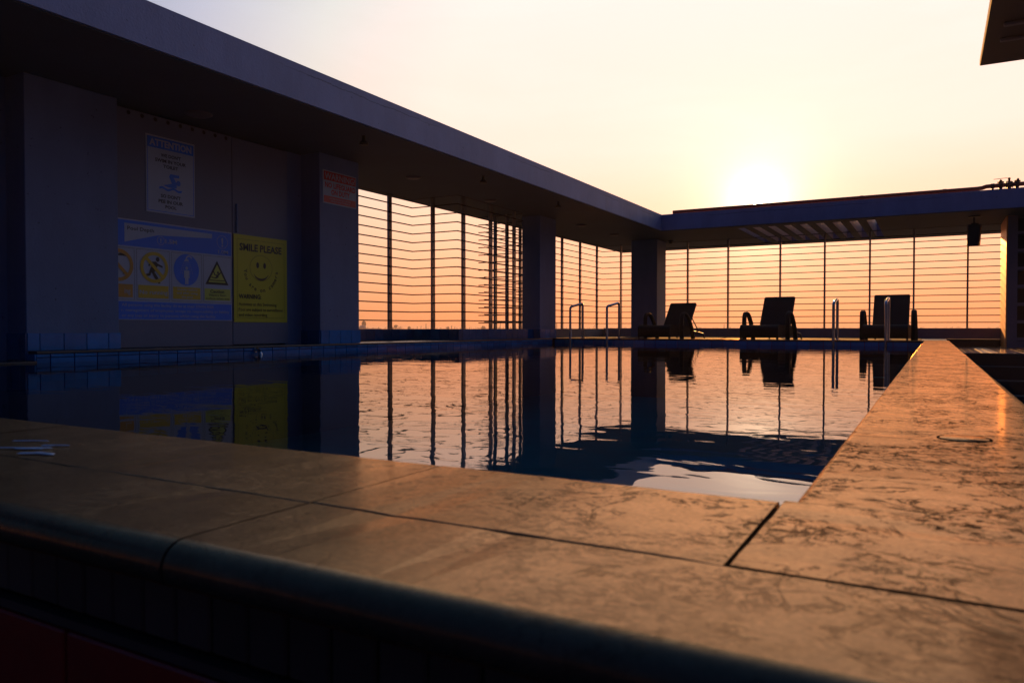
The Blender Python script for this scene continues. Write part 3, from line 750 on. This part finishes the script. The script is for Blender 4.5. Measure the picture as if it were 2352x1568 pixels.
def clipl(cu, cv, mname, col):   # crossed ring
    sg.ring('prohibition_ring', cu, cv, .118, .152, col, 3)
    d = .135; w = .016; c45 = math.sqrt(.5)
    sg.poly('prohibition_bar', [[(cu-d*c45-w*c45, cv+d*c45-w*c45), (cu+d*c45-w*c45, cv-d*c45-w*c45), (cu+d*c45+w*c45, cv-d*c45+w*c45), (cu-d*c45+w*c45, cv+d*c45+w*c45)]], col, 4)
clipl(4.325, .782, 'a', S_o); clipl(4.699, .782, 'b', S_a)
sg.poly('diver', [[(4.30, .87), (4.345, .895), (4.40, .888), (4.44, .865), (4.40, .868), (4.34, .87)], [(4.36, .70), (4.40, .716), (4.44, .705), (4.40, .70)]], S_k, 2)
sg.disc('runner_head', 4.735, .862, .020, .023, S_k, 2)
sg.poly('runner', [[(4.66, .835), (4.715, .840), (4.735, .822), (4.79, .800), (4.787, .782), (4.735, .800), (4.722, .775), (4.70, .735), (4.735, .690), (4.765, .628), (4.74, .626), (4.70, .680), (4.668, .735), (4.655, .70), (4.600, .690), (4.600, .712), (4.640, .722), (4.655, .77), (4.680, .818), (4.655, .815), (4.645, .79), (4.632, .798)]], S_k, 2)
sg.disc('shower_disc', 5.061, .782, .148, .160, S_b, 2)
sg.poly('shower_head', [[(5.03, .868), (5.092, .868), (5.078, .892), (5.045, .892)]], S_w, 3)
sg.ring('shower_arm', 5.09, .89, .026, .040, S_w, 3, 10, 1, 20, 180)
pts = []
rr = random.Random(4)
for i in range(7):
    for j in range(7):
        u = 5.061+(j-3)*(.012+.002*i); v = .855-i*.018; pts.append([(u-.0022, v-.004), (u+.0022, v-.004), (u+.0022, v+.004), (u-.0022, v+.004)])
o = sg.poly('water_drops', pts, S_w, 3)
sg.disc('person_head', 5.061, .800, .015, .017, S_w, 4)
sg.poly('person', [[(5.030, .776), (5.092, .776), (5.094, .700), (5.084, .700), (5.082, .750), (5.080, .635), (5.064, .635), (5.061, .700), (5.058, .635), (5.042, .635), (5.040, .750), (5.038, .700), (5.028, .700)]], S_w, 4)
sg.poly('triangle', [[(5.286, .650), (5.582, .650), (5.434, .905)]], S_k, 2); sg.poly('triangle_field', [[(5.325, .674), (5.543, .674), (5.434, .862)]], S_ly, 3)
sg.rect('floor_line', 5.340, 5.528, .690, .700, S_k, 4)
sg.poly('slipping_figure', [[(5.38, .79), (5.395, .79), (5.41, .755), (5.44, .758), (5.475, .785), (5.482, .775), (5.452, .745), (5.45, .728), (5.42, .715), (5.36, .722), (5.362, .732), (5.41, .728), (5.425, .742), (5.40, .748)]], S_k, 4)
sg.disc('slipping_head', 5.444, .778, .012, .013, S_k, 4)
sg.rect('label_field', 4.205, 4.470, .482, .606, S_o, 2); sg.text('ing', 4.385, 4.445, .520, .568, S_w, 3, bold=.01)
sg.rect('label_field', 4.527, 4.853, .482, .606, S_a, 2); sg.text('No running', 4.540, 4.842, .520, .560, S_w, 3, bold=.01)
sg.rect('label_field', 4.903, 5.226, .484, .606, S_a, 2)
sg.text('Shower before', 4.95, 5.185, .572, .594, S_w, 3, bold=.01); sg.text('and after using', 4.945, 5.19, .536, .558, S_w, 3, bold=.01); sg.text('the pool', 5.0, 5.13, .498, .520, S_w, 3, bold=.01)
sg.rect('label_field', 5.277, 5.606, .484, .606, S_ly, 2)
sg.text('Caution', 5.345, 5.525, .562, .594, S_k, 3, bold=.03); sg.text('Slippery floor', 5.33, 5.548, .530, .552, S_k, 3, bold=.015); sg.text('surface when wet', 5.293, 5.59, .494, .514, S_k, 3, bold=.015)
sg.rect('footer_band', 4.205, 5.620, .276, .444, S_b)
sg.text('All persons using this facility do so at their OWN RISK', 4.357, 5.395, .400, .426, S_w, 2, bold=.008)
sg.text('r, management of employees accept no responsibility or liability', 4.352, 5.590, .350, .376, S_w, 2, bold=.008)
sg.text('or any loss or injury to persons whilst using the facility', 4.357, 5.411, .300, .326, S_w, 2, bold=.008)

# yellow notice
t = thing('smile_notice', 'yellow notice with a smiling face and black lettering on the cabinet door', 'sign', (XS, 6.04, .74), 'signs on the left wall')
b = MB(); b.cbox(XS-.001, XS+.005, 5.656, 6.425, .256, 1.219, .0012); part('board', b, S_y, t)
sg = Sign(XS+.005, t)
sg.frame('border', 5.70, 6.382, .305, 1.170, .0025, S_k, 1)
sg.text('SMILE PLEASE', 5.732, 6.341, 1.048, 1.124, S_k, 2, bold=.03)
sg.ring('face_outline', 6.036, .866, .142, .145, S_k, 1, 40, 1.12)
sg.disc('eye', 5.986, .896, .020, .034, S_k); sg.disc('eye', 6.087, .896, .020, .034, S_k)
ps = []
for i in range(16):
    a, c = R(205+130*i/16), R(205+130*(i+1)/16); w = lambda q: .008+.016*math.sin(math.pi*q/16)
    ps.append([(6.036+.115*math.cos(a), .840+.115*math.sin(a)), (6.036+.115*math.cos(c), .840+.115*math.sin(c)), (6.036+.115*math.cos(c), .840+.115*math.sin(c)+w(i+1)), (6.036+.115*math.cos(a), .840+.115*math.sin(a)+w(i))])
sg.poly('smile', ps, S_k)
sg.arc_text('You are on camera', 6.036, .840, .222, 184, 356, .046, S_k, 2, .012)
sg.text('WARNING:', 5.718, 6.033, .518, .566, S_k, 2, bold=.03)
sg.text('Activities at this Swimming', 5.717, 6.259, .440, .474, S_k, 2, bold=.006); sg.text('Pool are subject to surveillance', 5.717, 6.354, .380, .414, S_k, 2, bold=.006); sg.text('and video recording.', 5.717, 6.128, .322, .356, S_k, 2, bold=.006)

# warning sign on the second pillar
XW = XL-.0015
t = thing('lifeguard_sign', 'small red and white no lifeguard warning sign on the second pillar', 'sign', (XW, 7.06, 1.89), 'signs on the left wall')
b = MB(); b.cbox(XW, XW+.006, 6.766, 7.362, 1.692, 2.094, .0014); part('board', b, S_w, t)
sg = Sign(XW+.006, t)
sg.rect('header_band', 6.780, 7.350, 1.974, 2.080, S_r); sg.text('WARNING!', 6.797, 7.338, 1.990, 2.064, S_w, 2, bold=.005)
sg.text('NO LIFEGUARD', 6.799, 7.343, 1.890, 1.950, S_r, 2, bold=.04); sg.text('ON DUTY', 6.905, 7.237, 1.810, 1.870, S_r, 2, bold=.04)
sg.rect('footer_band', 6.780, 7.350, 1.706, 1.788, S_r); sg.text('CHILDREN SHOULD NOT USE POOL', 6.87, 7.26, 1.752, 1.770, S_w, 2); sg.text('WITHOUT ADULT SUPERVISION', 6.895, 7.24, 1.722, 1.740, S_w, 2)

# water spout in the left wall
t = thing('water_spout', 'short curved steel spout in the blue tiles below the cabinet', 'spout', (XL, 5.72, -.05))
b = MB(); pts = [(XL+.002+.075*math.sin(R(a)), 5.735, -.115+.075*math.cos(R(a))) for a in range(0, 91, 15)]+[(XL+.077, 5.735, -.16)]
b.tube(pts, .020, 12); part('pipe', b, M_chrome, t)
b = MB(); b.tube([(XL+.001, 5.735, -.040), (XL+.008, 5.735, -.040)], .032, 14); part('flange', b, M_chrome, t)

# ------------------------------------------------------------------ ladder handrails
def handrail_proto():
    t = thing('pool_handrail', 'x', 'handrail', (0, 0, 0), 'polished steel handrails at the far edge of the pool')
    pts = [(0, -.10, -.50), (0, -.10, .545)]
    for a in range(0, 76, 15): pts.append((0, -.10+.055*(1-math.cos(R(a))), .545+.055*math.sin(R(a))))
    top0 = pts[-1]
    for a in range(15, 106, 15): pts.append((0, .215+.050*math.sin(R(a-15)), .655-.045*(1-math.cos(R(a-15)))))
    pts += [(0, .265, .60), (0, .265, 0)]
    b = MB(); b.tube(pts, .0225, 14); part('tube', b, M_chrome, t)
    b = MB(); b.lathe([(.023, .012), (.045, .008), (.048, 0), (.023, 0)], (0, .265, 0), 20); part('flange', b, M_chrome, t)
    return t
h0_ = handrail_proto()
hs = [(-5.95, 0, 'leftmost polished pool handrail, between the third and fourth pillar'),
      (-5.21, 0, 'second polished pool handrail from the left, beside the corner pillar'),
      (-1.385, 0, 'third polished pool handrail from the left, between the middle and right loungers'),
      (-.64, 0, 'rightmost polished pool handrail, standing in front of the right lounger')]
for i, (x, rz, lab) in enumerate(hs):
    o = h0_ if i == 0 else copy_tree(h0_)
    o.location = (x, 12.985, 0); o.rotation_euler.z = R(-16) if x < -3 else R(-3); o['label'] = lab
# treads between each pair of rails, under the coping line
for xc, lab in ((-5.58, 'submerged steps of the left pool ladder'), (-1.01, 'submerged steps of the right pool ladder')):
    t = thing('ladder_steps', lab, 'ladder', (xc, 12.9, -.4), 'pool ladder steps under water')
    for k_ in range(3):
        b = MB(); b.cbox(xc-.36, xc+.36, 12.86, 12.94, -.30-.28*k_, -.275-.28*k_, .004); part('tread', b, M_chrome, t)

# ------------------------------------------------------------------ loungers
def lounger(label, loc, rz, tilt, top):
    t = thing('sun_lounger', label, 'sun lounger', (0, 0, 0), 'dark wicker sun loungers on the deck')
    W_ = .335; h = .265; n = 7
    # seat: a box of wicker with a rounded front roll, open below
    prof = [(0, .045), (0, h-.075)]+[(.075-.075*math.cos(R(a)), h-.075+.075*math.sin(R(a))) for a in (25, 50, 75, 90)]+[(.5, h-.006), (1.0, h-.012), (1.0, h-.06), (.12, h-.08), (.045, .10), (.035, .045)]
    b = MB(); m_ = len(prof)
    vs_ = [(-W_+.012, y, z) for y, z in prof]+[(W_-.012, y, z) for y, z in prof]
    b.add(vs_, [(j, (j+1) % m_, m_+(j+1) % m_, m_+j) for j in range(m_)], True)
    part('seat', b, M_wick, t, local=True)
    for sx, nm in ((-1, 'side_panel'), (1, 'side_panel')):
        b = MB(); x0_, x1_ = sorted((sx*W_, sx*(W_-.030)))
        p2 = [(0.003, .045), (0, h-.075)]+[(.075-.075*math.cos(R(a)), h-.070+.075*math.sin(R(a))) for a in (25, 50, 75, 90)]+[(.45, h-.002), (.80, h-.030), (1.02, h-.085), (1.02, .095), (.70, .055), (.15, .05)]
        k_ = len(p2); b.add([(x0_, y, z) for y, z in p2]+[(x1_, y, z) for y, z in p2], [(j, (j+1) % k_, k_+(j+1) % k_, k_+j) for j in range(k_)]+[tuple(range(k_))[::-1], tuple(range(k_, 2*k_))])
        part(nm, b, M_wick, t, local=True)
    for sx in (-1, 1):
        b = MB(); b.box(sx*(W_-.018)-.016, sx*(W_-.018)+.016, .006, .042, 0, .06); part('leg', b, M_frame, t, local=True)
    # backrest
    L_ = (top-.20)/math.sin(R(tilt)); y0 = .93; Mb = Matrix.Translation((0, y0, .20)) @ Matrix.Rotation(R(tilt), 4, 'X')
    b = MB(); b.cbox(-.283, .283, 0, L_, -.022, .022, .010, Mb); br = part('backrest', b, M_wick, t, local=True)
    b = MB()
    for k_ in range(24):
        xk = -.27+.54*(k_+.5)/24; b.cbox(xk-.0105, xk+.0105, L_-.012, L_+.004, -.024, .024, .003, Mb)
    o = part('woven_edge', b, M_wick, br, local=True); o['kind'] = 'stuff'
    # rear frame and prop
    for sx in (-1, 1):
        b = MB(); b.tube([(sx*.30, .98, .16), (sx*.30, 1.55, .10), (sx*.30, 1.62, 0)], .014, 8); part('frame_rail', b, M_frame, t, local=True)
        p_ = Mb @ Vector((sx*.25, L_*.48, -.02)); b = MB(); b.tube([p_, (sx*.25, 1.50, .10)], .011, 8); part('prop', b, M_frame, t, local=True)
    b = MB(); b.tube([(-.31, 1.50, .10), (.31, 1.50, .10)], .012, 8); part('cross_bar', b, M_frame, t, local=True)
    # hooped arms: flat wide bands rising straight, rounding over, sloping back to the floor
    for sx in (-1, 1):
        path = [(.40, 0), (.392, .18), (.392, .36), (.405, .43), (.44, .478), (.50, .492), (.57, .478), (.66, .42), (.76, .31), (.84, .18), (.885, .06), (.895, 0)]
        b = MB(); xc = sx*.385; hw = .038; th_ = .020; vs_ = []
        for i, (y, z) in enumerate(path):
            a = path[max(i-1, 0)]; c = path[min(i+1, len(path)-1)]; d = Vector((c[0]-a[0], c[1]-a[1])).normalized(); nn = Vector((-d.y, d.x))
            for (ox, on) in ((-hw, th_*.6), (-hw*.7, th_), (hw*.7, th_), (hw, th_*.6), (hw, -th_*.6), (hw*.7, -th_), (-hw*.7, -th_), (-hw, -th_*.6)):
                vs_.append((xc+ox, y+nn.x*on, z+nn.y*on))
        q = 8; b.add(vs_, [(i*q+j, i*q+(j+1) % q, (i+1)*q+(j+1) % q, (i+1)*q+j) for i in range(len(path)-1) for j in range(q)]+[tuple(range(q))[::-1], tuple(range(len(vs_)-q, len(vs_)))], True)
        part('armrest', b, M_wick, t, local=True)
    t.location = loc; t.rotation_euler.z = R(rz)
    return t
lounger('dark wicker lounger with the lowest reclined back, left one beside the corner pillar', (-4.61, 13.66, -.018), -9, 55, .70)
lounger('dark wicker lounger with raised back, middle one beneath the low sun', (-2.68, 13.60, -.018), -6.5, 61, .785)
lounger('dark wicker lounger facing the camera behind the rightmost handrail', (-.69, 13.60, -.018), -2, 62, .785)

# ------------------------------------------------------------------ red pipework on the roof
t = thing('roof_pipe', 'long dark red pipe lying along the far roof edge with branch and valves', 'pipe', (-2, 16.1, 2.7))
b = MB(); b.tube([(-5.0, 16.1, 2.722), (.66, 16.1, 2.722), (.74, 16.1, 2.728), (.80, 16.1, 2.748), (.86, 16.1, 2.750), (4, 16.1, 2.750)], .0375, 14); pp = part('pipe', b, M_pipe, t)
for x in (-3.2, -1.25, .15):
    b = MB(); b.tube([(x-.03, 16.1, 2.722), (x+.03, 16.1, 2.722)], .043, 14); part('coupling', b, M_pipe, t)
for x in (.90, 2.2, 3.2):
    b = MB(); b.box(x-.018, x+.018, 16.07, 16.13, 2.64, 2.73); b.tube([(x-.028, 16.1, 2.750), (x+.028, 16.1, 2.750)], .044, 14); part('pipe_support', b, M_valve, t)
def flange_valve(x, lever):
    v = MB(); v.tube([(x-.055, 16.1, 2.75), (x-.042, 16.1, 2.75), (x-.0419, 16.1, 2.75), (x-.012, 16.1, 2.75), (x, 16.1, 2.75), (x+.04, 16.1, 2.75), (x+.0401, 16.1, 2.75), (x+.055, 16.1, 2.75)], [.056, .056, .040, .050, .052, .044, .056, .056], 14)
    v.tube([(x, 16.1, 2.78), (x, 16.1, 2.86)], [.022, .014], 8)
    v.box(x-.03, x+.03, 16.07, 16.13, 2.65, 2.72)
    for dx, dz, r_ in ((-.03, 2.812, .012), (.03, 2.808, .012), (0, 2.826, .014), (-.045, 2.80, .010), (.045, 2.80, .010)): v.lathe([(.001, -r_), (r_, -r_*.4), (r_, r_*.4), (.001, r_)], (x+dx, 16.1, dz), 6)
    vo = part('valve', v, M_valve, t)
    if lever:
        l_ = MB(); l_.tube([(x+.02, 16.1, 2.862), (x, 16.1, 2.866), (x-.055, 16.1, 2.874), (x-.235, 16.1, 2.866)], .005, 6); part('lever', l_, M_valve, vo)
        l_ = MB(); l_.tube([(x, 16.1, 2.84), (x, 16.1, 2.875)], .02, 6); part('stem_nut', l_, M_valve, vo)
def clamp(x, lean):
    c = MB(); c.tube([(x-.03, 16.1, 2.75), (x+.03, 16.1, 2.75)], .052, 14)
    c.cbox(x-.035, x+.035, 16.07, 16.13, 2.785, 2.822, .006); c.cbox(x-.022+lean*.01, x+.022+lean*.01, 16.08, 16.12, 2.82, 2.845, .006)
    c.tube([(x-.04, 16.1, 2.79), (x-.045+lean*.01, 16.1, 2.815)], .008, 6); c.tube([(x+.042, 16.1, 2.79), (x+.046, 16.1, 2.818)], .008, 6); c.tube([(x+lean*.012, 16.1, 2.84), (x+lean*.014, 16.1, 2.856)], .009, 6)
    c.box(x-.024, x+.024, 16.07, 16.13, 2.64, 2.72)
    part('pipe_clamp', c, M_valve, t)
clamp(1.022, 0); flange_valve(1.15, True); clamp(1.268, 1)

# ------------------------------------------------------------------ canopy overhead on the right
t = thing('canopy', 'dark ribbed sheet canopy overhead at the top right corner', 'canopy', (2, 6, 2.6))
b = MB(); b.cbox(.345, 4.4, 2.6, 8.18, 2.60, 2.66, .006); part('roof_sheet', b, M_roof, t)
for y in (7.50, 7.13, 6.2, 5.2, 4.2, 3.2):
    b = MB(); b.cbox(.46, 4.3, y-.03, y+.03, 2.575, 2.599, .008); part('rib', b, M_shelf, t)
for y in (3.2, 7.6):
    b = MB(); b.cbox(4.2, 4.3, y-.05, y+.05, -1.0, 2.6, .005); part('post', b, M_steel, t)

# ------------------------------------------------------------------ the far plain
def far_dir(px, dist):         # bearing given in degrees right of the view axis
    a = -PSI+R(px); return (math.sin(a)*dist, math.cos(a)*dist)
def bearing(x): return math.degrees(math.atan((x-1176)/1726))
G0 = -15
x, y = far_dir(bearing(833), 400)
t = thing('domed_building', 'pale domed rooftop on the horizon beside the second pillar', 'building', (x, y, G0))
b = MB(); b.box(x-7, x+6, y-4, y+8, G0, .1); part('wall', b, M_dist, t)
b = MB(); b.lathe([(1.95*math.cos(R(a)), .1+1.8*math.sin(R(a))) for a in (0, 15, 30, 45, 60, 75, 89)], (x, y, 0), 20); part('dome', b, M_dist, t)
b = MB(); b.lathe([(1.2*math.cos(R(a)), 2.4+1.7*math.sin(R(a))) for a in (-80, -50, -20, 10, 40, 70, 89)], (x-1.7, y+3, 0), 14); b.box(x-2.6, x-.9, y+2.2, y+3.8, .1, 1.2); part('water_tank', b, M_trunk, t)
def pylon(px, dist, hgt, lab):
    x, y = far_dir(bearing(px), dist)
    t = thing('pylon', lab, 'lattice mast', (x, y, G0), 'lattice masts on the horizon')
    w = hgt*.03; b = MB()
    for sx in (-1, 1):
        for sy in (-1, 1): b.tube([(x+sx*w, y+sy*w, G0), (x+sx*w*.15, y+sy*w*.15, G0+hgt)], .08, 4)
    for k_ in range(8):
        z = G0+hgt*(k_+1)/9; f = 1-.85*(k_+1)/9; b.tube([(x-w*f, y, z), (x+w*f, y, z-hgt/12)], .12, 4); b.tube([(x+w*f, y, z), (x-w*f, y, z-hgt/12)], .12, 4)
    part('lattice', b, M_trunk, t)
    b = MB()
    for k_ in (.86, .95): b.tube([(x-w*1.1, y, G0+hgt*k_), (x+w*1.1, y, G0+hgt*k_)], .16, 4)
    part('cross_arm', b, M_trunk, t)
pylon(978.5, 600, 19.0, 'lattice mast on the horizon between the first two posts of the left bay')
pylon(1149, 600, 19.4, 'lattice mast on the horizon seen through the cluster of posts')
pylon(1278.5, 560, 19.0, 'lattice mast on the horizon just right of the third pillar')
pylon(1663, 600, 18.3, 'lattice mast on the horizon between the left and middle loungers')
# trees one can tell apart, then the rest of the tree line as one mass
def blob_tree(b, x, y, z, r_, rnd, n_=70):
    for _ in range(n_):
        u = Vector((rnd.gauss(0, 1), rnd.gauss(0, 1), rnd.gauss(0, .8))).normalized()*r_*rnd.uniform(.35, 1)
        s_ = r_*rnd.uniform(.14, .3); a = Vector((rnd.gauss(0, 1), rnd.gauss(0, 1), rnd.gauss(0, 1))).normalized()*s_; c = a.orthogonal().normalized()*s_
        p = Vector((x, y, z))+u; b.add([p-a, p+c, p+a, p-c], [(0, 1, 2, 3)])
rnd = random.Random(11)
for (px, dist, hh, r_, lab) in ((909.4, 500, 17.6, 1.3, 'tallest tree on the horizon near the second pillar'), (940, 500, 16.5, 1.2, 'rounded tree on the horizon just left of the first post'),
                           (901, 500, 16.3, 1.1, 'low bushy tree on the horizon beside the tallest one'), (1029, 520, 16.3, 1.1, 'small tree on the horizon right of the first post'),
                           (1110, 520, 16.8, 1.5, 'broad tree on the horizon left of the cluster of posts')):
    x, y = far_dir(bearing(px), dist)
    t = thing('tree', lab, 'tree', (x, y, G0), 'trees on the horizon')
    b = MB(); b.tube([(x, y, G0), (x, y, G0+hh-r_)], [.35, .12], 6); part('trunk', b, M_trunk, t)
    b = MB(); blob_tree(b, x, y, G0+hh-r_, r_, rnd, 120); part('crown', b, M_leaf, t, fixn=False)
b = MB()
for i in range(520):
    d = rnd.uniform(650, 1300); a = rnd.uniform(-14, 38); x, y = far_dir(a, d); r_ = rnd.uniform(.9, 2.0)
    zt = 14.9+rnd.random()**2*2.4*(1.3 if a < 8 else .8); blob_tree(b, x, y, G0+zt-r_*.6, r_, rnd, 12); b.box(x-.3, x+.3, y-.3, y+.3, G0, G0+zt-r_)
o = part('tree_line', b, M_leaf, fixn=False); o['kind'] = 'stuff'; o['label'] = 'hazy band of trees along the horizon'

# ------------------------------------------------------------------ evening haze over the plain
hz = bpy.data.materials.new('haze_air'); hz.use_nodes = True; t_ = hz.node_tree; t_.nodes.clear()
o_ = N(t_, 'ShaderNodeOutputMaterial'); v_ = N(t_, 'ShaderNodeVolumePrincipled')
v_.inputs['Color'].default_value = (1, .85, .75, 1); v_.inputs['Density'].default_value = HAZE; v_.inputs['Anisotropy'].default_value = .25
t_.links.new(v_.outputs[0], o_.inputs['Volume'])
b = MB(); b.box(-1500, 1500, -120, 1500, -16, 4.6); o = part('haze', b, hz); o['kind'] = 'stuff'; o['label'] = 'thin evening haze over the plain'
